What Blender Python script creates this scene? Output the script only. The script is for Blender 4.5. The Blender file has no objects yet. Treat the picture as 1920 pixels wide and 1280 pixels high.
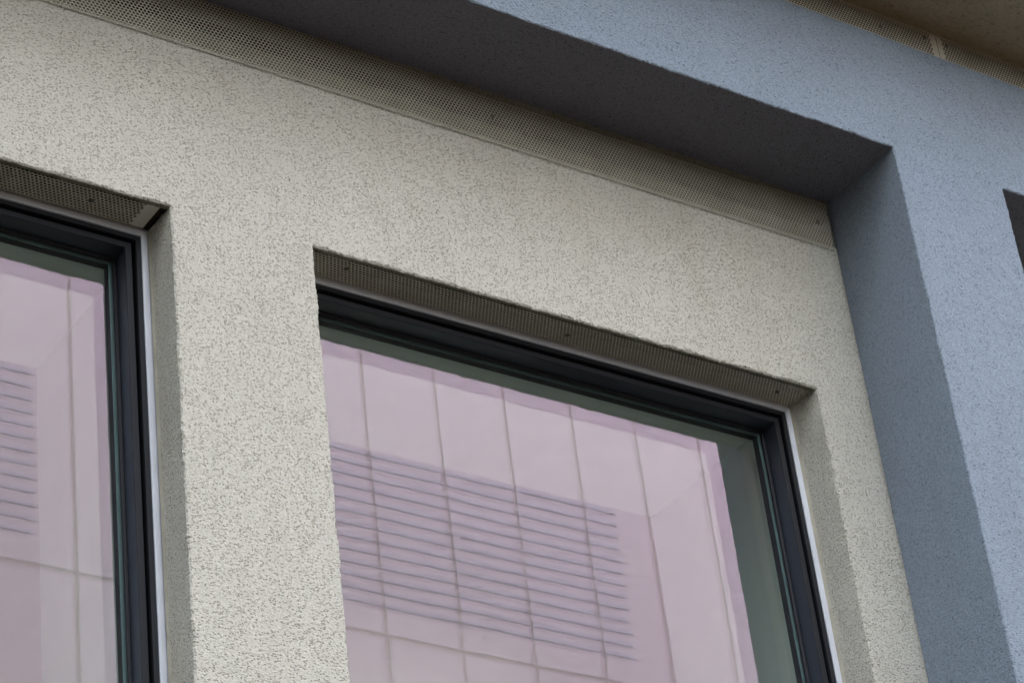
import bpy, bmesh, math, random
import numpy as np
from mathutils import Vector, Matrix

rnd = random.Random(7)
scene = bpy.context.scene
COL = scene.collection

# ------------------------------------------------------------------ camera
cam_data = bpy.data.cameras.new("camera")
cam = bpy.data.objects.new("camera", cam_data)
COL.objects.link(cam)
cam_data.sensor_width = 36.0
cam_data.lens = 98.13
cam_data.clip_start = 0.05
cam_data.clip_end = 500.0
right = Vector((0.83091293, -0.54565013, -0.10885606))
down = Vector((0.22707535, 0.5111619, -0.82894529))
fwd = Vector((0.50795718, 0.66406283, 0.54863473))
m = Matrix((right, -down, -fwd)).transposed().to_4x4()
m.translation = Vector((-2.3046, -3.5651, 1.6))
cam.matrix_world = m
scene.camera = cam

# ------------------------------------------------------------------ light
SUN_EL, SUN_AZ = 43.0, 33.0          # the sun stands behind the building, to the right
world = bpy.data.worlds.new("World")
scene.world = world
world.use_nodes = True
wn = world.node_tree
wn.nodes.clear()
sky = wn.nodes.new("ShaderNodeTexSky")
sky.sky_type = 'NISHITA'
sky.sun_disc = False
sky.sun_elevation = math.radians(SUN_EL)
sky.sun_rotation = math.radians(SUN_AZ)
sky.air_density = 1.0
sky.dust_density = 3.0
sky.ozone_density = 1.0
bg = wn.nodes.new("ShaderNodeBackground")
bg.inputs["Strength"].default_value = 0.15
wo = wn.nodes.new("ShaderNodeOutputWorld")
hs = wn.nodes.new("ShaderNodeHueSaturation")      # thin high haze pales the blue
hs.inputs["Saturation"].default_value = 0.42
wn.links.new(sky.outputs[0], hs.inputs["Color"])
wn.links.new(hs.outputs[0], bg.inputs[0])
wn.links.new(bg.outputs[0], wo.inputs[0])

sun_data = bpy.data.lights.new("sun", 'SUN')
sun_data.energy = 2.0
sun_data.angle = math.radians(0.53)
sun_data.color = (1.0, 0.965, 0.92)
sun = bpy.data.objects.new("sun", sun_data)
COL.objects.link(sun)
sd = Vector((math.sin(math.radians(SUN_AZ)) * math.cos(math.radians(SUN_EL)),
             math.cos(math.radians(SUN_AZ)) * math.cos(math.radians(SUN_EL)),
             math.sin(math.radians(SUN_EL))))
sun.rotation_euler = sd.to_track_quat('Z', 'Y').to_euler()
sun.location = sd * 60

vs = scene.view_settings
vs.view_transform = 'Standard'
vs.look = 'None'
vs.exposure = 4.2
vs.gamma = 1.0
vs.use_curve_mapping = False

cy = scene.cycles
cy.use_adaptive_sampling = False
cy.use_denoising = True
cy.max_bounces = 8
cy.diffuse_bounces = 4
cy.glossy_bounces = 4
cy.transparent_max_bounces = 16
cy.caustics_reflective = False
cy.caustics_refractive = False

# ------------------------------------------------------------------ helpers
def tag(o, label=None, cat=None, group=None, kind=None):
    if label: o["label"] = label
    if cat: o["category"] = cat
    if group: o["group"] = group
    if kind: o["kind"] = kind
    return o

def empty(name, loc, label, cat, group=None):
    o = bpy.data.objects.new(name, None)
    o.empty_display_size = 0.1
    o.location = loc
    COL.objects.link(o)
    return tag(o, label, cat, group)

def obj(name, mesh, mat=None, parent=None):
    o = bpy.data.objects.new(name, mesh)
    COL.objects.link(o)
    if mat is not None and not mesh.materials:
        for k in (mat if isinstance(mat, (list, tuple)) else [mat]):
            mesh.materials.append(k)
    if parent is not None:
        o.parent = parent
        o.matrix_parent_inverse = Matrix.Translation(-parent.location)
    return o

def pydata(name, vs_, fs):
    me = bpy.data.meshes.new(name)
    me.from_pydata([tuple(v) for v in vs_], [], fs)
    me.update()
    return me

def bm_mesh(name, bm):
    me = bpy.data.meshes.new(name)
    bm.normal_update()
    bm.to_mesh(me)
    bm.free()
    return me

def add_box(bm, x0, x1, y0, y1, z0, z1, mi=0):
    v = [bm.verts.new((x, y, z)) for z in (z0, z1) for y in (y0, y1) for x in (x0, x1)]
    for f in ((0, 2, 3, 1), (4, 5, 7, 6), (0, 1, 5, 4), (2, 6, 7, 3), (0, 4, 6, 2), (1, 3, 7, 5)):
        bm.faces.new([v[i] for i in f]).material_index = mi
    return v

def box(name, x0, x1, y0, y1, z0, z1, mat, parent=None, bevel=0.0):
    bm = bmesh.new()
    add_box(bm, x0, x1, y0, y1, z0, z1)
    if bevel:
        bmesh.ops.bevel(bm, geom=bm.edges[:], offset=bevel, segments=2, affect='EDGES')
    return obj(name, bm_mesh(name, bm), mat, parent)

# ------------------------------------------------------------------ materials
class NT:
    def __init__(self, name):
        self.m = bpy.data.materials.new(name)
        self.m.use_nodes = True
        self.t = self.m.node_tree
        self.t.nodes.clear()
        self.out = self.n("ShaderNodeOutputMaterial")
    def n(self, typ, **kw):
        nd = self.t.nodes.new(typ)
        for k, v in kw.items():
            if hasattr(nd, k): setattr(nd, k, v)
            else: nd.inputs[k].default_value = v
        return nd
    def l(self, a, b): self.t.links.new(a, b)
    def coords(self, scale=(1, 1, 1), rot=(0, 0, 0)):
        tc = self.n("ShaderNodeTexCoord")
        mp = self.n("ShaderNodeMapping")
        mp.inputs["Scale"].default_value = scale
        mp.inputs["Rotation"].default_value = rot
        self.l(tc.outputs["Object"], mp.inputs["Vector"])
        return mp.outputs[0]
    def noise(self, vec, scale, detail=3.0, rough=0.55):
        nd = self.n("ShaderNodeTexNoise")
        nd.inputs["Scale"].default_value = scale
        nd.inputs["Detail"].default_value = detail
        nd.inputs["Roughness"].default_value = rough
        self.l(vec, nd.inputs["Vector"])
        return nd.outputs["Fac"]
    def ramp(self, fac, p0, p1, c0=(0, 0, 0, 1), c1=(1, 1, 1, 1)):
        r = self.n("ShaderNodeValToRGB")
        r.color_ramp.elements[0].position = p0
        r.color_ramp.elements[1].position = p1
        r.color_ramp.elements[0].color = c0
        r.color_ramp.elements[1].color = c1
        self.l(fac, r.inputs[0])
        return r.outputs[0]
    def mix(self, fac, a, b, blend='MIX'):
        nd = self.n("ShaderNodeMix", data_type='RGBA', blend_type=blend)
        for i, v in ((0, fac), (6, a), (7, b)):
            if isinstance(v, (int, float)): nd.inputs[i].default_value = v
            elif isinstance(v, tuple): nd.inputs[i].default_value = v if len(v) == 4 else (*v, 1)
            else: self.l(v, nd.inputs[i])
        return nd.outputs[2]
    def math(self, op, a, b):
        nd = self.n("ShaderNodeMath", operation=op)
        for i, v in ((0, a), (1, b)):
            if isinstance(v, (int, float)): nd.inputs[i].default_value = v
            else: self.l(v, nd.inputs[i])
        return nd.outputs[0]
    def bump(self, h, strength, dist):
        nd = self.n("ShaderNodeBump")
        nd.inputs["Strength"].default_value = strength
        nd.inputs["Distance"].default_value = dist
        self.l(h, nd.inputs["Height"])
        return nd.outputs[0]
    def principled(self, color, rough=0.8, normal=None, metal=0.0, spec=0.3):
        p = self.n("ShaderNodeBsdfPrincipled")
        for k, v in (("Base Color", color), ("Roughness", rough), ("Metallic", metal), ("Specular IOR Level", spec)):
            if isinstance(v, tuple): p.inputs[k].default_value = v if len(v) == 4 else (*v, 1)
            elif isinstance(v, (int, float)): p.inputs[k].default_value = v
            else: self.l(v, p.inputs[k])
        if normal is not None: self.l(normal, p.inputs["Normal"])
        self.l(p.outputs[0], self.out.inputs[0])
        return self.m

def stucco(name, base, pit, amount, scale, bump=0.5, aniso=(1, 1, 1), rot=(0, 0, 0), mottling=0.12, grain_shade=0.8, size=0.42):
    """Rubbed render: fine grains, with separate pits torn out between them, dirt and shade painted in."""
    t = NT(name)
    v = t.coords(aniso, rot)
    o = t.coords((1, 1, 1))
    grains = t.noise(v, scale * 1.05, 4.0, 0.72)
    # pits: one per cell, some cells only, edges broken up by a warp
    w = t.n("ShaderNodeMix", data_type='VECTOR')
    nw = t.n("ShaderNodeTexNoise"); nw.inputs["Scale"].default_value = scale * 0.8; nw.inputs["Detail"].default_value = 2.0
    t.l(v, nw.inputs["Vector"])
    sc_ = t.n("ShaderNodeVectorMath", operation='SCALE'); sc_.inputs["Scale"].default_value = 1.1 / scale
    t.l(nw.outputs["Color"], sc_.inputs[0])
    ad = t.n("ShaderNodeVectorMath", operation='ADD')
    t.l(v, ad.inputs[0]); t.l(sc_.outputs[0], ad.inputs[1])
    vo = t.n("ShaderNodeTexVoronoi"); vo.inputs["Scale"].default_value = scale
    t.l(ad.outputs[0], vo.inputs["Vector"])
    sep = t.n("ShaderNodeSeparateColor"); t.l(vo.outputs["Color"], sep.inputs[0])
    cl = t.noise(o, 11.0, 4.0, 0.65)
    keep = t.ramp(t.math('ADD', sep.outputs[0], t.math('MULTIPLY', t.math('SUBTRACT', cl, 0.5), 0.7)), 1.0 - amount, 1.0 - amount + 0.12)
    rad = t.math('SUBTRACT', vo.outputs["Distance"], t.math('MULTIPLY', sep.outputs[1], 0.14))
    pits = t.math('MULTIPLY', t.ramp(rad, size * 0.35, size, (1, 1, 1, 1), (0, 0, 0, 1)), keep)
    big = t.noise(o, 2.1, 4.0)
    streak = t.noise(t.coords((9.0, 9.0, 1.1)), 1.0, 4.0, 0.6)
    c = t.mix(t.ramp(big, 0.3, 0.7), tuple(x * (1 - mottling) for x in base), tuple(x * (1 + mottling * 0.4) for x in base))
    c = t.mix(t.ramp(streak, 0.52, 0.75), c, t.mix(1.0, c, (0.94, 0.93, 0.90), 'MULTIPLY'))
    c = t.mix(t.ramp(grains, 0.36, 0.56), t.mix(1.0, c, (grain_shade, grain_shade, grain_shade * 0.985), 'MULTIPLY'), c)  # hollows between grains darkened: occlusion shade put into the colour
    c = t.mix(t.math('MULTIPLY', pits, 0.68), c, pit)  # pit colour holds dirt plus the shade inside the pits
    soft = t.noise(o, 38.0, 3.0)
    h = t.math('ADD', t.math('SUBTRACT', grains, t.math('MULTIPLY', pits, 0.5)), t.math('MULTIPLY', soft, 1.2))
    return t.principled(c, 0.93, t.bump(h, bump, 0.0045), 0.0, 0.15)

def paint(name, color, rough=0.45, bump=0.03, scale=300, mott=0.08, spec=0.4, metal=0.0):
    t = NT(name)
    n1 = t.noise(t.coords(), 14.0, 4.0)
    n2 = t.noise(t.coords(), scale, 2.0)
    c = t.mix(t.ramp(n1, 0.3, 0.7), tuple(x * (1 - mott) for x in color), color)
    r = t.math('ADD', t.math('MULTIPLY', n1, 0.08), rough - 0.04)
    return t.principled(c, r, t.bump(n2, bump, 0.001), metal, spec)

BEIGE = stucco("beige_render", (0.608, 0.568, 0.474), (0.20, 0.165, 0.10), 0.66, 235, 0.8, (0.72, 1, 1.25), (0, 0.5, 0), 0.05, 0.74)
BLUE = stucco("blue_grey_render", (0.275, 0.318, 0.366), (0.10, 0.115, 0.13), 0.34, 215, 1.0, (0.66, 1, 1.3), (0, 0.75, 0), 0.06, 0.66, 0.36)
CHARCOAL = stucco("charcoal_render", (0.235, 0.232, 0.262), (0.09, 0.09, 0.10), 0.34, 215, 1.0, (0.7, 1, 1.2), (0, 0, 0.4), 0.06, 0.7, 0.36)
KHAKI = stucco("storey_render", (0.52, 0.435, 0.295), (0.34, 0.28, 0.19), 0.3, 110, 0.9, (0.7, 1, 1.2), (0, 0.6, 0), 0.08, 0.85)
PLASTER = stucco("raw_plaster", (0.30, 0.28, 0.21), (0.12, 0.11, 0.075), 0.6, 170, 0.9, mottling=0.2)

def plate_material(name, lo, hi):
    t = NT(name)
    n1 = t.noise(t.coords(), 16.0, 5.0, 0.6)
    n2 = t.noise(t.coords(), 45.0, 4.0, 0.6)
    c = t.mix(t.ramp(n1, 0.3, 0.7), lo, hi)
    rust = t.ramp(n2, 0.69, 0.76)
    c = t.mix(t.math('MULTIPLY', rust, 0.8), c, (0.24, 0.10, 0.03))
    return t.principled(c, 0.55, None, 0.0, 0.35)
PLATE = plate_material("perforated_sheet", (0.43, 0.39, 0.295), (0.54, 0.50, 0.395))
PLATE_HEAD_LIT = plate_material("head_sheet_lit", (0.66, 0.61, 0.49), (0.78, 0.73, 0.61))  # same coating as the other strips; missing light painted in as paler colour
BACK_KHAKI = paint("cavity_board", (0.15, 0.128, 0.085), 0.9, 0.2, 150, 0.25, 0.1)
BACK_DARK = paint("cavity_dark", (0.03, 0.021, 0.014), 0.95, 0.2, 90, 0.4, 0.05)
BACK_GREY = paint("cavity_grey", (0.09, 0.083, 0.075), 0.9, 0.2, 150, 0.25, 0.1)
FRAME = paint("black_frame", (0.015, 0.015, 0.017), 0.55, 0.04, 700, 0.1, 0.22)
BEAD = paint("bead_black", (0.034, 0.041, 0.054), 0.33, 0.02, 700, 0.05, 0.5)
GASKET = paint("rubber", (0.013, 0.012, 0.015), 0.6, 0.05, 400)
WHITE = paint("white_trim", (0.66, 0.66, 0.68), 0.5, 0.05, 200, 0.12)
SEALANT = paint("old_sealant", (0.44, 0.40, 0.30), 0.7, 0.3, 160, 0.3)
SEAL_STRIP = paint("spacer_face", (0.16, 0.21, 0.22), 0.4)
SPACER = paint("spacer_dark", (0.03, 0.03, 0.034), 0.5, 0.2, 500, 0.3)
SCREW = paint("screw_head", (0.15, 0.135, 0.115), 0.5, 0.1, 300, 0.3, 0.5)
INNER_WHITE = paint("white_plaster", (0.76, 0.76, 0.74), 0.9, 0.1, 200, 0.05, 0.1)
ROOM = paint("room_paint", (0.80, 0.66, 0.64), 0.9, 0.1, 100, 0.05, 0.1)
PANEL = paint("pale_panel", (0.215, 0.208, 0.206), 0.7, 0.02, 40, 0.05, 0.1)
BLIND_STAND_IN = paint("blind_stand_in", (0.172, 0.176, 0.192), 0.7, 0.02, 40, 0.03, 0.1)  # for the added boards that stand in for blind slats
JOINT = paint("panel_joint", (0.142, 0.124, 0.108), 0.9)
ASPHALT = stucco("asphalt", (0.036, 0.026, 0.019), (0.03, 0.025, 0.02), 0.6, 60, 0.5)
PAVING = stucco("paving", (0.036, 0.024, 0.016), (0.03, 0.024, 0.02), 0.5, 70, 0.4)

def glass(name, tint, coat, f0, f1):
    """Coated pane: a tinted mirror image over clear tinted glass; more mirror at a glancing angle."""
    t = NT(name)
    lw = t.n("ShaderNodeLayerWeight")
    lw.inputs["Blend"].default_value = 0.35
    fac = t.math('ADD', t.math('MULTIPLY', lw.outputs["Facing"], f1 - f0), f0)
    wob = t.noise(t.coords(), 3.2, 1.0)
    nrm = t.bump(wob, 0.012, 0.006)
    g = t.n("ShaderNodeBsdfGlossy")
    g.inputs["Roughness"].default_value = 0.0
    g.inputs["Color"].default_value = (*coat, 1)
    t.l(nrm, g.inputs["Normal"])
    tr = t.n("ShaderNodeBsdfTransparent")
    tr.inputs["Color"].default_value = (*tint, 1)
    mx = t.n("ShaderNodeMixShader")
    t.l(fac, mx.inputs[0]); t.l(tr.outputs[0], mx.inputs[1]); t.l(g.outputs[0], mx.inputs[2])
    t.l(mx.outputs[0], t.out.inputs[0])
    return t.m

def clear(name, tint):
    t = NT(name)
    tr = t.n("ShaderNodeBsdfTransparent")
    tr.inputs["Color"].default_value = (*tint, 1)
    t.l(tr.outputs[0], t.out.inputs[0])
    return t.m
OUTER_GLASS = glass("outer_glass", (0.84, 0.93, 0.87), (0.81, 0.64, 0.88), 0.06, 0.33)
INNER_GLASS = glass("inner_glass", (0.93, 0.96, 0.93), (0.74, 0.70, 0.74), 0.06, 0.17)
GLASS_BACK = clear("glass_back", (1.0, 1.0, 1.0))

# ------------------------------------------------------------------ dimensions (metres)
X1L, X1R, X2L, X2R = -1.52, -0.308, -0.011, 1.2
ZW, ZSILL = 4.641, 3.12
ZSTRIP, ZSOFFIT = 5.030, 5.1606
XJ, XJL = 1.3411, -2.75
YD = -0.2302
ZTOP = 5.4867
X3L, X3R, Z3 = 1.657, 3.9, 5.149
ZCEIL = 5.571
ZBASE = 2.65

# ------------------------------------------------------------------ ground
g = box("road", -60, 60, -10.3, -1.9, -0.4, 0.0, ASPHALT); tag(g, kind="structure")
g = box("ground", -150, 150, -150, 150, -0.9, -0.404, ASPHALT); tag(g, kind="structure")
for y0, y1 in ((-1.9, 0.0), (-12.0, -10.3)):
    g = box("pavement", -60, 60, y0, y1, -0.4, 0.12, PAVING); tag(g, kind="structure")

# ------------------------------------------------------------------ rough rendered edges
def jline(a, b, step, amp, amp_z=None, seed=0):
    """Points from a to b wandering like a hand-rubbed render edge (offsets are 3D vectors per point)."""
    r = random.Random(seed)
    a, b = Vector(a), Vector(b)
    n = max(2, int((b - a).length / step))
    ph = [(r.uniform(0, 6.28), r.uniform(0.6, 1.4)) for _ in range(3)]
    out = []
    for i in range(n + 1):
        t = i / n
        s = (b - a).length * t
        w = 0.5 * math.sin(s * 34 * ph[0][1] + ph[0][0]) + 0.35 * math.sin(s * 90 * ph[1][1] + ph[1][0])
        d = amp * (0.85 * w + r.gauss(0, 0.36))
        if i in (0, n): d = 0
        out.append((a.lerp(b, t), d))
    return out

def opening_loop(x0, x1, z0, z1, step, amp, seed, fine=(True, True, True, True)):
    """Closed loop of (x,z) round an opening, jittered towards/away from its middle."""
    pts = []
    sides = [((x0, 0, z0), (x0, 0, z1), (1, 0)), ((x0, 0, z1), (x1, 0, z1), (0, -1)),
             ((x1, 0, z1), (x1, 0, z0), (-1, 0)), ((x1, 0, z0), (x0, 0, z0), (0, 1))]
    for k, (a, b, nrm) in enumerate(sides):
        for p, d in jline(a, b, step if fine[k] else 0.3, amp * (1.35 if k == 1 else 0.85), seed=seed + k)[:-1]:
            pts.append((p.x + nrm[0] * d, p.z + nrm[1] * d, nrm, p == Vector(a)))
    return pts

def wall_with_openings(name, x0, x1, z0, z1, y, openings, mat, parent=None, chamfer=0.003, soffit=None):
    """Front face with rectangular openings; each opening's rough edge is softened by a chamfer and run back to its depth.
    openings: (x0, x1, z0, z1, loop, depth, taper, head_depth), ordered left to right."""
    bm = bmesh.new()
    def quad(xa, xb, za, zb):
        if xb - xa > 1e-6 and zb - za > 1e-6:
            bm.faces.new([bm.verts.new(p) for p in ((xa, y, za), (xb, y, za), (xb, y, zb), (xa, y, zb))])
    M = 0.012
    xc = x0
    for (ox0, ox1, oz0, oz1, pts, depth, taper, head) in openings:
        quad(xc, ox0 - M, z0, z1)
        quad(ox0 - M, ox1 + M, z0, oz0 - M)
        quad(ox0 - M, ox1 + M, oz1 + M, z1)
        xc = ox1 + M
        r = random.Random(len(pts))
        loops = []
        for (px, pz, nrm, corner) in pts:
            c = chamfer * r.uniform(0.6, 1.5)
            if nrm[0]:
                fx, fz = (ox0 - M if nrm[0] > 0 else ox1 + M), pz
            else:
                fx, fz = px, (oz1 + M if nrm[1] < 0 else oz0 - M)
            if corner:
                fx = ox0 - M if px < (ox0 + ox1) / 2 else ox1 + M
                fz = oz0 - M if pz < (oz0 + oz1) / 2 else oz1 + M
            # clean (unjittered) line further back
            sx = ox0 if px < ox0 + 0.02 else (ox1 if px > ox1 - 0.02 else px)
            sz = oz0 if pz < oz0 + 0.02 else (oz1 if pz > oz1 - 0.02 else pz)
            dd = min(head, depth) if (nrm[1] < 0 and not corner) else depth
            if corner and pz > (oz0 + oz1) / 2 and head < depth: dd = depth
            k = min(0.55, 0.014 / max(dd, 1e-3)) if dd > 0.03 else 0.5
            tx = taper * (1 if px < (ox0 + ox1) / 2 else -1) if (nrm[0] or corner) else 0
            loops.append([bm.verts.new(v) for v in ((fx, y, fz), (px - nrm[0] * c, y, pz - nrm[1] * c), (px, y + c * 0.8, pz),
                          (px * 0.25 + sx * 0.75 + tx * k, y + dd * k, pz * 0.25 + sz * 0.75), (sx + tx, y + dd, sz))])
        n = len(pts)
        for i in range(n):
            j = (i + 1) % n
            for k in range(4):
                f = bm.faces.new((loops[i][k], loops[i][k + 1], loops[j][k + 1], loops[j][k]))
                f.material_index = 1 if (soffit and k >= 2 and pts[i][2][1] < 0) else 0
    quad(xc, x1, z0, z1)
    bmesh.ops.remove_doubles(bm, verts=bm.verts[:], dist=1e-6)
    bmesh.ops.recalc_face_normals(bm, faces=bm.faces[:])
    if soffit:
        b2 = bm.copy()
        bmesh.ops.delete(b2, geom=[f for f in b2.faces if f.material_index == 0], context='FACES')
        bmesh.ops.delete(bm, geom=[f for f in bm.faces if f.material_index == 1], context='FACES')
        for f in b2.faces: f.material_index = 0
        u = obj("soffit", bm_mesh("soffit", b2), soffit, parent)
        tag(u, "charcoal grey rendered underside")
    return obj(name, bm_mesh(name, bm), mat, parent)

# ------------------------------------------------------------------ the beige wall
o1 = opening_loop(X1L, X1R, ZSILL, ZW, 0.0045, 0.0019, 11, (False, True, True, False))
o2 = opening_loop(X2L, X2R, ZSILL, ZW, 0.0045, 0.0019, 23, (True, True, True, False))
def reveal(pts, x_in, z_in):
    return pts
beige = wall_with_openings("rendered_wall", XJL + 0.0, XJ + 0.004, ZBASE, ZSTRIP + 0.012, 0.0,
                           [(X1L, X1R, ZSILL, ZW, o1, 0.085, 0.002, 0.006), (X2L, X2R, ZSILL, ZW, o2, 0.081, 0.009, 0.006)], BEIGE)
tag(beige, "pale beige rough rendered wall around both windows, recessed inside the blue-grey surround", "wall")

# ------------------------------------------------------------------ the blue-grey surround
s1 = opening_loop(XJL, XJ, ZBASE, ZSOFFIT, 0.005, 0.0015, 41, (False, True, True, False))
s2 = opening_loop(X3L, X3R, ZBASE, Z3, 0.005, 0.0015, 57, (True, True, True, False))
surround = empty("wall_surround", (XJ, YD, ZBASE), "blue-grey rendered surround framing the recessed beige wall, its underside charcoal grey", "surround")
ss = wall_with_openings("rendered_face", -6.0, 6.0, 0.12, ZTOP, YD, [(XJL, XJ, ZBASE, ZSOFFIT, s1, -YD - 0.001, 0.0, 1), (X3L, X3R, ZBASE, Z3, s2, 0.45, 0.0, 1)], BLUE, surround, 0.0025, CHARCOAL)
# rough top arris of the face, with the ledge behind it
bm = bmesh.new()
prev = None
for p, d in jline((-1.6, 0, ZTOP), (4.6, 0, ZTOP), 0.006, 0.0022, seed=91):
    z = p.z + d
    a = bm.verts.new((p.x, YD - 0.0004, p.z - 0.012)); b = bm.verts.new((p.x, YD + 0.0008, z)); c = bm.verts.new((p.x, YD + 0.013, z + 0.001)); e = bm.verts.new((p.x, YD + 0.013, p.z - 0.05))
    if prev:
        for u, w in ((0, 1), (1, 2), (2, 3)):
            q = (a, b, c, e)
            bm.faces.new((prev[u], q[u], q[w], prev[w]))
    prev = (a, b, c, e)
bmesh.ops.recalc_face_normals(bm, faces=bm.faces[:])
obj("top_edge", bm_mesh("top_edge", bm), BLUE, surround)
# second recess on the right: its back wall
box("recess_wall", X3L - 0.1, X3R + 0.1, 0.22, 0.3, ZBASE - 0.1, Z3 + 0.1, BEIGE, surround)
# core of the wall behind the surround
box("wall_core", XJ + 0.012, X3L - 0.012, YD + 0.012, 0.5, 0.12, ZTOP - 0.06, BLUE, surround)

# ------------------------------------------------------------------ overhanging storey above
HROOF = 21.5
st = empty("overhanging_storey", (0, 0, ZCEIL), "khaki-brown rendered ceiling of the overhanging storey above the blue-grey surround", "overhang")
bm = bmesh.new()
add_box(bm, -30, 34, -0.43, 9.0, ZCEIL, HROOF)
obj("rendered_ceiling", bm_mesh("rendered_ceiling", bm), KHAKI, st)
# building mass behind and beside (back of the rooms, party walls)
core = empty("building_core", (0, 4, 0), "plain grey side and rear walls of the building behind the windows", "building")
box("rear_wall", -30, 34, 5.0, 9.0, -0.4, ZCEIL - 0.005, BEIGE, core)
box("side_wall", -30, -6.0, YD, 4.995, -0.4, ZCEIL - 0.005, BEIGE, core)
box("side_wall", 6.0, 34, YD, 4.995, -0.4, ZCEIL - 0.005, BEIGE, core)

# ------------------------------------------------------------------ perforated sheets
PITCH, HOLE = 0.0080, 0.0032
def perforated(name, length, rows, to3d, mat, parent, solid=(0.0, 0.0), half_first=False, half_last=False, thick=0.0012, skip_ends=True, blocked=None):
    """Staggered round holes in thin sheet: hexagonal cells, each with a real round hole and its wall.
    to3d maps (u along, v across, w into the wall) to a point."""
    V, F = [], []
    p = PITCH
    ncol = int((length - solid[0] - solid[1]) / p)
    u0 = solid[0]
    ang = [math.radians(30 * k) for k in range(12)]
    R = p / math.sqrt(3)
    hexp = []
    for k, a in enumerate(ang):
        rr = R if k % 2 == 1 else p / 2
        hexp.append((rr * math.cos(a), rr * math.sin(a)))
    circ = [(HOLE * math.cos(a), HOLE * math.sin(a)) for a in ang]
    dv = p * math.sqrt(3) / 2
    for r_ in range(rows):
        odd = r_ % 2
        cv = (r_ + 0.5) * dv
        for c in range(ncol + (1 if odd else 0)):
            cu = u0 + (c + (0.0 if odd else 0.5)) * p
            ks = list(range(12))
            if half_first and r_ == 0: ks = [0, 1, 2, 3, 4, 5]
            if half_last and r_ == rows - 1: ks = [6, 7, 8, 9, 10, 11]
            end = odd and ((c == 0 and solid[0] > 0) or (c == ncol and solid[1] > 0))
            if blocked and blocked(cu, cv): end = True
            b = len(V)
            if end:
                for (x, y) in hexp: V.append((cu + x, cv + y, 0))
                F.append([b + k for k in range(12)])
                continue
            for (x, y) in hexp: V.append((cu + x, cv + y, 0))
            for (x, y) in circ: V.append((cu + x, cv + y, 0))
            for (x, y) in circ: V.append((cu + x, cv + y, thick))
            for k in ks:
                j = (k + 1) % 12
                F.append([b + k, b + j, b + 12 + j, b + 12 + k])
                F.append([b + 12 + k, b + 12 + j, b + 24 + j, b + 24 + k])
    h = rows * dv
    for (a, b_) in ((0, solid[0]), (length - solid[1], length)):
        if b_ - a > 1e-6:
            ext = 0.0
            if a > 0: a = u0 + ncol * p
            b = len(V)
            V += [(a, -0.001, 0.0003), (b_, -0.001, 0.0003), (b_, h + 0.001, 0.0003), (a, h + 0.001, 0.0003)]
            F.append([b, b + 1, b + 2, b + 3])
    me = pydata(name, [to3d(*v) for v in V], F)
    return obj(name, me, mat, parent)

def screw(parent, pos, nrm, rad=0.0052):
    bm = bmesh.new()
    prof = [(rad, 0.0), (rad * 0.95, 0.0012), (rad * 0.6, 0.0022), (rad * 0.45, 0.0023), (rad * 0.38, 0.0010), (0.0, 0.0010)]
    q = Vector(nrm).to_track_quat('Z', 'Y')
    rings = []
    for rr, hh in prof:
        if rr == 0:
            rings.append([bm.verts.new(q @ Vector((0, 0, hh)) + Vector(pos))])
        else:
            rings.append([bm.verts.new(q @ Vector((rr * math.cos(a * math.pi / 6), rr * math.sin(a * math.pi / 6), hh)) + Vector(pos)) for a in range(12)])
    for i in range(len(rings) - 1):
        for a in range(12):
            b = (a + 1) % 12
            if len(rings[i + 1]) == 1: bm.faces.new((rings[i][a], rings[i][b], rings[i + 1][0]))
            else: bm.faces.new((rings[i][a], rings[i][b], rings[i + 1][b], rings[i + 1][a]))
    return obj("screw", bm_mesh("screw", bm), SCREW, parent)

GRP = "perforated ventilation strips"
# long strip under the soffit, standing in the plane of the beige wall
XS0 = -1.9
t1 = empty("perforated_strip", (XS0, 0, ZSTRIP), "long perforated metal strip at the top of the beige wall under the dark soffit", "vent strip", GRP)
L = XJ - 0.003 - XS0
perforated("sheet", L, 19, lambda u, v, w: (XS0 + u, -0.0045 + w, ZSTRIP - 0.003 + v), PLATE, t1, (0, 0), half_first=True)
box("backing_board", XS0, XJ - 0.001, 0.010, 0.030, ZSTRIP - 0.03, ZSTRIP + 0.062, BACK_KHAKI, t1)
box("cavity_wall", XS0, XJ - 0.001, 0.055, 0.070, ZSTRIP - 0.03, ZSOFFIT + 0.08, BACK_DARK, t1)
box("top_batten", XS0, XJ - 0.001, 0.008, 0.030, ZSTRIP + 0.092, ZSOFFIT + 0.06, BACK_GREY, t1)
for x, z in ((-0.66, 5.105), (0.444, 5.100), (1.297, 5.098)):
    screw(t1, (x, -0.0047, z), (0, -1, 0))
# plaster smeared over the upper edge of that strip
bm = bmesh.new()
prev = None
for p, d in jline((0.05, 0, ZSOFFIT), (1.338, 0, ZSOFFIT), 0.005, 0.0016, seed=77):
    f = min(1, max(0, (p.x - 0.05) / 0.35))
    f2 = f * min(1, max(0.3, (1.338 - p.x) / 0.25))
    a = bm.verts.new((p.x, -0.005 - 0.004 * f2, p.z + 0.001)); b = bm.verts.new((p.x, -0.0056 - 0.002 * f2, p.z - 0.011 * f2 - 0.001 + d * f2)); c = bm.verts.new((p.x, -0.0015, p.z - 0.0115 * f2 - 0.001 + d * f2))
    if prev:
        bm.faces.new((prev[0], a, b, prev[1])); bm.faces.new((prev[1], b, c, prev[2]))
    prev = (a, b, c)
bmesh.ops.recalc_face_normals(bm, faces=bm.faces[:])
obj("plaster_smear", bm_mesh("plaster_smear", bm), PLASTER, t1)

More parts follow.
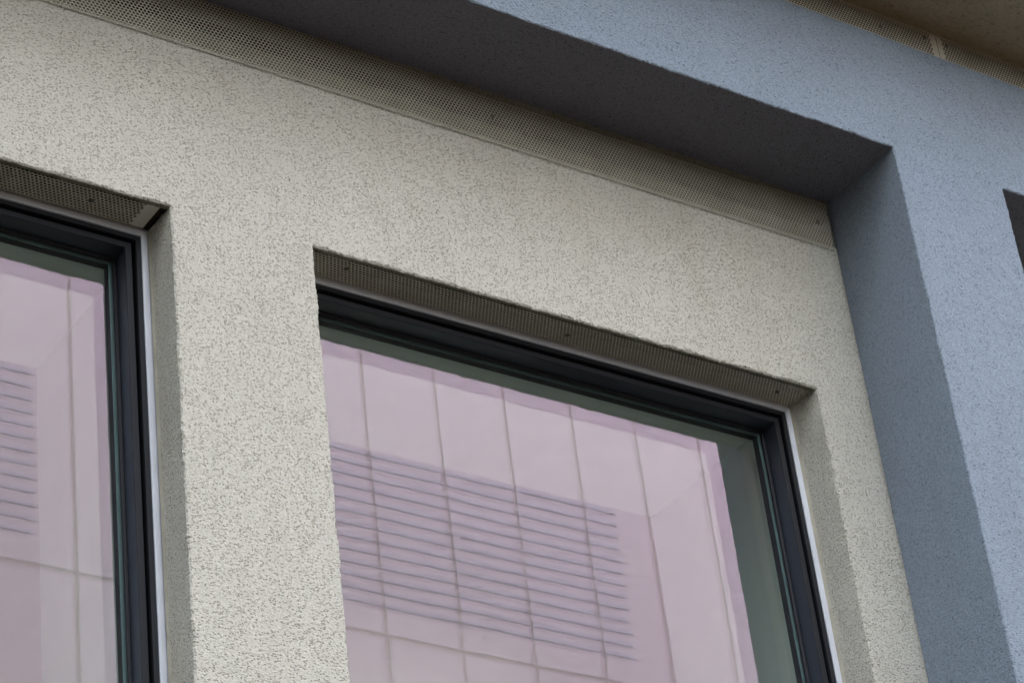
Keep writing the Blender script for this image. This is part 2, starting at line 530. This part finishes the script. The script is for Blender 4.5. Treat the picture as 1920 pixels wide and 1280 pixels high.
# window head strips: flat, facing down, in the reveal
YP0, YP1 = 0.0105, 0.077
def head_strip(x0, x1, solid, screws, label):
    t = empty("perforated_strip", (x0, 0, ZW), label, "vent strip", GRP)
    z = ZW - 0.0005
    rows = 10
    perforated("sheet", x1 - x0, rows, lambda u, v, w: (x0 + u, YP0 + v, z + w), PLATE_HEAD_LIT, t, solid, half_first=True)
    # sealed ledge behind the holes
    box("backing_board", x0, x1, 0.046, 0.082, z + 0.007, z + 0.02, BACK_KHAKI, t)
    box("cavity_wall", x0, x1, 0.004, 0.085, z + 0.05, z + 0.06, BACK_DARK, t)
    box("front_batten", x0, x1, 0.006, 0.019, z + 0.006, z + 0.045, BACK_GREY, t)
    yb = YP0 + rows * PITCH * 0.866
    if yb < 0.082: box("rear_ledge", x0, x1, yb - 0.001, 0.0835, z + 0.0006, z + 0.004, SEALANT, t)
    for sx, sy in screws: screw(t, (sx, sy, z - 0.0002), (0, 0, -1))
    return t
head_strip(X1L + 0.004, X1R - 0.015, (0.0, 0.020), ((-0.445, 0.045),), "perforated metal strip over the left-hand window with an open gap at its right end")
head_strip(X2L + 0.001, X2R - 0.006, (0.010, 0.0), ((0.082, 0.036), (0.60, 0.050), (1.128, 0.045)), "perforated metal strip in the head of the large central window")
# plaster lip at the front of each head (olive, raw)
def lip(parent, x0, x1, seed):
    bm = bmesh.new(); prev = None
    for p, d in jline((x0, 0, ZW), (x1, 0, ZW), 0.004, 0.0016, seed=seed):
        a = bm.verts.new((p.x, 0.0042, ZW - 0.0012 + 0.5 * d)); b = bm.verts.new((p.x, 0.0112 + d, ZW - 0.0016)); c = bm.verts.new((p.x, 0.0116 + d, ZW + 0.004))
        if prev: bm.faces.new((prev[0], a, b, prev[1])); bm.faces.new((prev[1], b, c, prev[2]))
        prev = (a, b, c)
    bmesh.ops.recalc_face_normals(bm, faces=bm.faces[:])
    return obj("plaster_lip", bm_mesh("plaster_lip", bm), PLASTER, parent)
for (a, b, s) in ((X1L, X1R, 5), (X2L, X2R, 6)):
    lip(beige, a + 0.002, b - 0.001, s)
# dark slab painting the shade of the open gap beside the end of the left head strip
gap = box("gap_shade", X1R - 0.0135, X1R - 0.004, 0.018, 0.080, ZW + 0.002, ZW + 0.004, BACK_DARK, beige)

# two strips above the surround, butted at a joint
XJT = 1.577
ROWS2 = 15
for (a, b, solid, screws, lab) in (
        (-1.6, XJT - 0.0008, (0, 0.014), ((1.405, 5.534), (1.540, 5.550)), "perforated metal strip above the blue-grey surround, left of the joint"),
        (XJT + 0.0008, 4.6, (0.014, 0), ((1.606, 5.550),), "perforated metal strip above the blue-grey surround, right of the joint")):
    t = empty("perforated_strip", (a, YD, 5.47), lab, "vent strip", GRP)
    perforated("sheet", b - a, ROWS2, lambda u, v, w: (a + u, YD + 0.014 + w, 5.4635 + v), PLATE, t, solid)
    box("margin", a, b, YD + 0.0138, YD + 0.0150, 5.4635 + ROWS2 * PITCH * 0.866 + 0.0005, ZCEIL + 0.004, PLATE, t)
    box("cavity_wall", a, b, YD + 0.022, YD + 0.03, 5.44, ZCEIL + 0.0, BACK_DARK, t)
    for sx, sz in screws: screw(t, (sx, YD + 0.0138, sz), (0, -1, 0))

# ------------------------------------------------------------------ windows
def ring(name, x0, x1, z0, z1, profile, mat, parent):
    """Sweep a (inset, depth) profile round a rectangle with mitred corners."""
    V, F = [], []
    n = len(profile)
    for s, y in profile:
        V += [(x0 + s, y, z0 + s), (x0 + s, y, z1 - s), (x1 - s, y, z1 - s), (x1 - s, y, z0 + s)]
    for i in range(n - 1):
        for k in range(4):
            j = (k + 1) % 4
            F.append([i * 4 + k, i * 4 + j, (i + 1) * 4 + j, (i + 1) * 4 + k])
    o = obj(name, pydata(name, V, F), mat, parent)
    return o

def pane(name, x0, x1, z0, z1, y, th, mat, parent):
    bm = bmesh.new()
    add_box(bm, x0, x1, y, y + th, z0, z1)
    bm.faces.ensure_lookup_table()
    for f in bm.faces:
        f.normal_update()
        f.material_index = 0 if f.normal.y < -0.9 else 1
    return obj(name, bm_mesh(name, bm), [mat, GLASS_BACK], parent)

def window(x0, x1, taper, dy, label):
    w = empty("window", ((x0 + x1) / 2, 0.08, ZSILL), label, "window", "tall black-framed windows in the beige wall")
    xa, xb, zb, za = x0 + taper, x1 - taper, ZW - 0.0005, ZSILL - 0.01
    R = lambda nm, prof, mat: ring(nm, xa, xb, za, zb, [(a, b + dy) for a, b in prof], mat, w)
    R("edge_trim", [(-0.004, 0.098), (-0.004, 0.0835), (-0.001, 0.0815), (0.0012, 0.0812), (0.0016, 0.0825), (0.0022, 0.0825), (0.0026, 0.081), (0.0150, 0.081), (0.0156, 0.0816), (0.0156, 0.098)], WHITE)
    R("frame", [(0.0158, 0.120), (0.0158, 0.0845), (0.0166, 0.0835), (0.0250, 0.0835), (0.0258, 0.0845), (0.0258, 0.112), (0.036, 0.112)], FRAME)
    R("sash", [(0.0325, 0.1125), (0.0325, 0.0890), (0.0335, 0.0878), (0.0450, 0.0878), (0.0460, 0.0890), (0.0455, 0.0900)], FRAME)
    R("glazing_bead", [(0.0450, 0.0902), (0.0448, 0.0915), (0.0425, 0.1295), (0.0425, 0.160)], BEAD)
    R("gasket", [(0.0424, 0.1285), (0.0440, 0.1278), (0.0490, 0.1300), (0.0494, 0.1330)], GASKET)
    R("seal_strip", [(0.0470, 0.1372), (0.0556, 0.1372)], SEAL_STRIP)
    R("spacer_bar", [(0.0556, 0.1374), (0.0560, 0.1385), (0.0560, 0.1525), (0.0556, 0.1535)], SPACER)
    R("inner_frame", [(0.0425, 0.1598), (0.0420, 0.1640), (-0.03, 0.1640)], FRAME)
    pane("outer_pane", xa + 0.04, xb - 0.04, za + 0.04, zb - 0.04, 0.1331 + dy, 0.004, OUTER_GLASS, w)
    pane("inner_pane", xa + 0.04, xb - 0.04, za + 0.04, zb - 0.04, 0.1545 + dy, 0.004, INNER_GLASS, w)
    return w
window(X1L, X1R, 0.0015, 0.004, "tall black-framed window cut off by the left edge of the wall view")
window(X2L, X2R, 0.0090, 0.0, "large black-framed window in the middle of the beige wall beside the blue-grey surround")

# sealant beads where the right jambs meet the trim
def bead(xr, seed):
    bm = bmesh.new(); prev = None
    for p, d in jline((xr, 0, ZSILL), (xr, 0, ZW - 0.004), 0.008, 0.0008, seed=seed):
        a = bm.verts.new((p.x + 0.0035, 0.066 + d * 2, p.z)); b = bm.verts.new((p.x + 0.0005 + d * 0.5, 0.073 + d, p.z)); c = bm.verts.new((p.x - 0.0025 + d * 0.6, 0.0795, p.z)); e = bm.verts.new((p.x - 0.0035, 0.0815, p.z))
        q = (a, b, c, e)
        if prev:
            for i in range(3): bm.faces.new((prev[i], q[i], q[i + 1], prev[i + 1]))
        prev = q
    bmesh.ops.recalc_face_normals(bm, faces=bm.faces[:])
    for f in bm.faces: f.smooth = True
    return obj("sealant_bead", bm_mesh("sealant_bead", bm), SEALANT, beige)
bead(X1R - 0.0012, 3)
bead(X2R - 0.0082, 4)

# ------------------------------------------------------------------ rooms behind the windows
YI0, YI1 = 0.170, 0.600
ZI = 4.656
room = empty("room", (0, 0.6, 2.0), "dim room seen through the window glass", "room")
tag(room, kind="structure")
bm = bmesh.new()
add_box(bm, -4.2, -1.62, YI0, YI1, 2.2, 5.3)
add_box(bm, -0.290, -0.08, YI0, YI1, 2.2, 5.3)
add_box(bm, 1.205, 1.329, YI0, YI1, 2.2, 5.3)
add_box(bm, -1.62, -0.290, YI0, YI1, ZI, 5.3)
add_box(bm, -0.08, 1.205, YI0, YI1, ZI, 5.3)
add_box(bm, -1.62, -0.290, YI0, YI1, 2.2, 3.08)
add_box(bm, -0.08, 1.205, YI0, YI1, 2.2, 3.08)
obj("window_reveal", bm_mesh("window_reveal", bm), INNER_WHITE, room)
bm = bmesh.new()
add_box(bm, -4.2, 4.2, 1.0, 1.1, 2.2, 5.3)
add_box(bm, -4.2, 4.2, 0.62, 4.9, 2.0, 2.2)
add_box(bm, -4.2, 4.2, 0.62, 4.9, 5.3, 5.5)
add_box(bm, -4.4, -4.2, 0.62, 4.9, 2.0, 5.5)
add_box(bm, 4.2, 4.4, 0.62, 4.9, 2.0, 5.5)
obj("room_shell", bm_mesh("room_shell", bm), ROOM, room)

# ------------------------------------------------------------------ building across the street (seen mirrored in the glass)
opp = empty("opposite_building", (8, -12, 0), "pale panel-clad building across the street mirrored in the window glass", "building")
box("wall", 3.5, 46, -18, -12.003, -0.4, 17.0, JOINT, opp)
xs = [5.64 - 0.65 * k for k in range(3, 0, -1)] + [5.64, 6.29, 6.94, 7.59, 8.24, 8.94, 9.63, 10.32, 11.0, 11.69] + [11.69 + 0.685 * k for k in range(1, 50)]
zs = [1.34, 4.74, 8.14, 11.54, 14.94, 17.05]
BLOCKER_BROWN = paint("blocker_brown", (0.10, 0.075, 0.055), 0.9, 0.2, 40, 0.3, 0.1)
box("bounce_blocker", 3.5, 46, -12.0025, -11.95, -0.4, 8.13, BLOCKER_BROWN, opp)  # added unseen dark front, keeps bounce light off the soffit
for r in range(2, len(zs) - 1):
    shared = {}
    for i in range(len(xs) - 1):
        wdt = round(xs[i + 1] - xs[i], 3)
        h = zs[r + 1] - zs[r]
        if wdt not in shared:
            bm = bmesh.new()
            add_box(bm, 0.013, wdt - 0.013, -0.013, 0.0, 0.013, h - 0.013)
            me = bm_mesh("panel", bm); me.materials.append(PANEL); shared[wdt] = me
        o = bpy.data.objects.new("panel", shared[wdt]); COL.objects.link(o)
        o.parent = opp; o.matrix_parent_inverse = Matrix.Translation(-opp.location)
        o.location = (xs[i], -12.0, zs[r])

bb = empty("light_blocker", (-20, -12.5, 0), "unseen dark block added across the street to hold light off the jamb", "building")
BLOCKER_DARK = paint("blocker_dark", (0.075, 0.080, 0.088), 0.9, 0.3, 60, 0.2, 0.1)
box("wall", -45, -1.0, -20, -12.5, -0.4, 25.0, BLOCKER_DARK, bb)  # added out of view to block light reaching the jamb from the left

# added boards standing in for blind slats inside the rooms, one run per panel
for i in range(len(xs) - 1):
    x0, x1 = xs[i] + 0.013, xs[i + 1] - 0.013
    if x1 < 4.0 or xs[i] > 10.4 or 5.5 < xs[i] < 7.5: continue
    if xs[i] > 4.9 and xs[i] < 5.5: x1 = 5.33
    if xs[i] > 10.3: x1 = 10.645
    bm = bmesh.new()
    add_box(bm, 0, x1 - x0, 0.0, 0.0042, 0.0, 0.050)
    me = bm_mesh("blind_stand_in", bm); me.materials.append(BLIND_STAND_IN)
    for k in range(13):
        o = bpy.data.objects.new("blind_stand_in", me); COL.objects.link(o)
        o.parent = opp; o.matrix_parent_inverse = Matrix.Translation(-opp.location)
        o.location = (x0, -11.9995, 11.79 + 0.1135 * k)
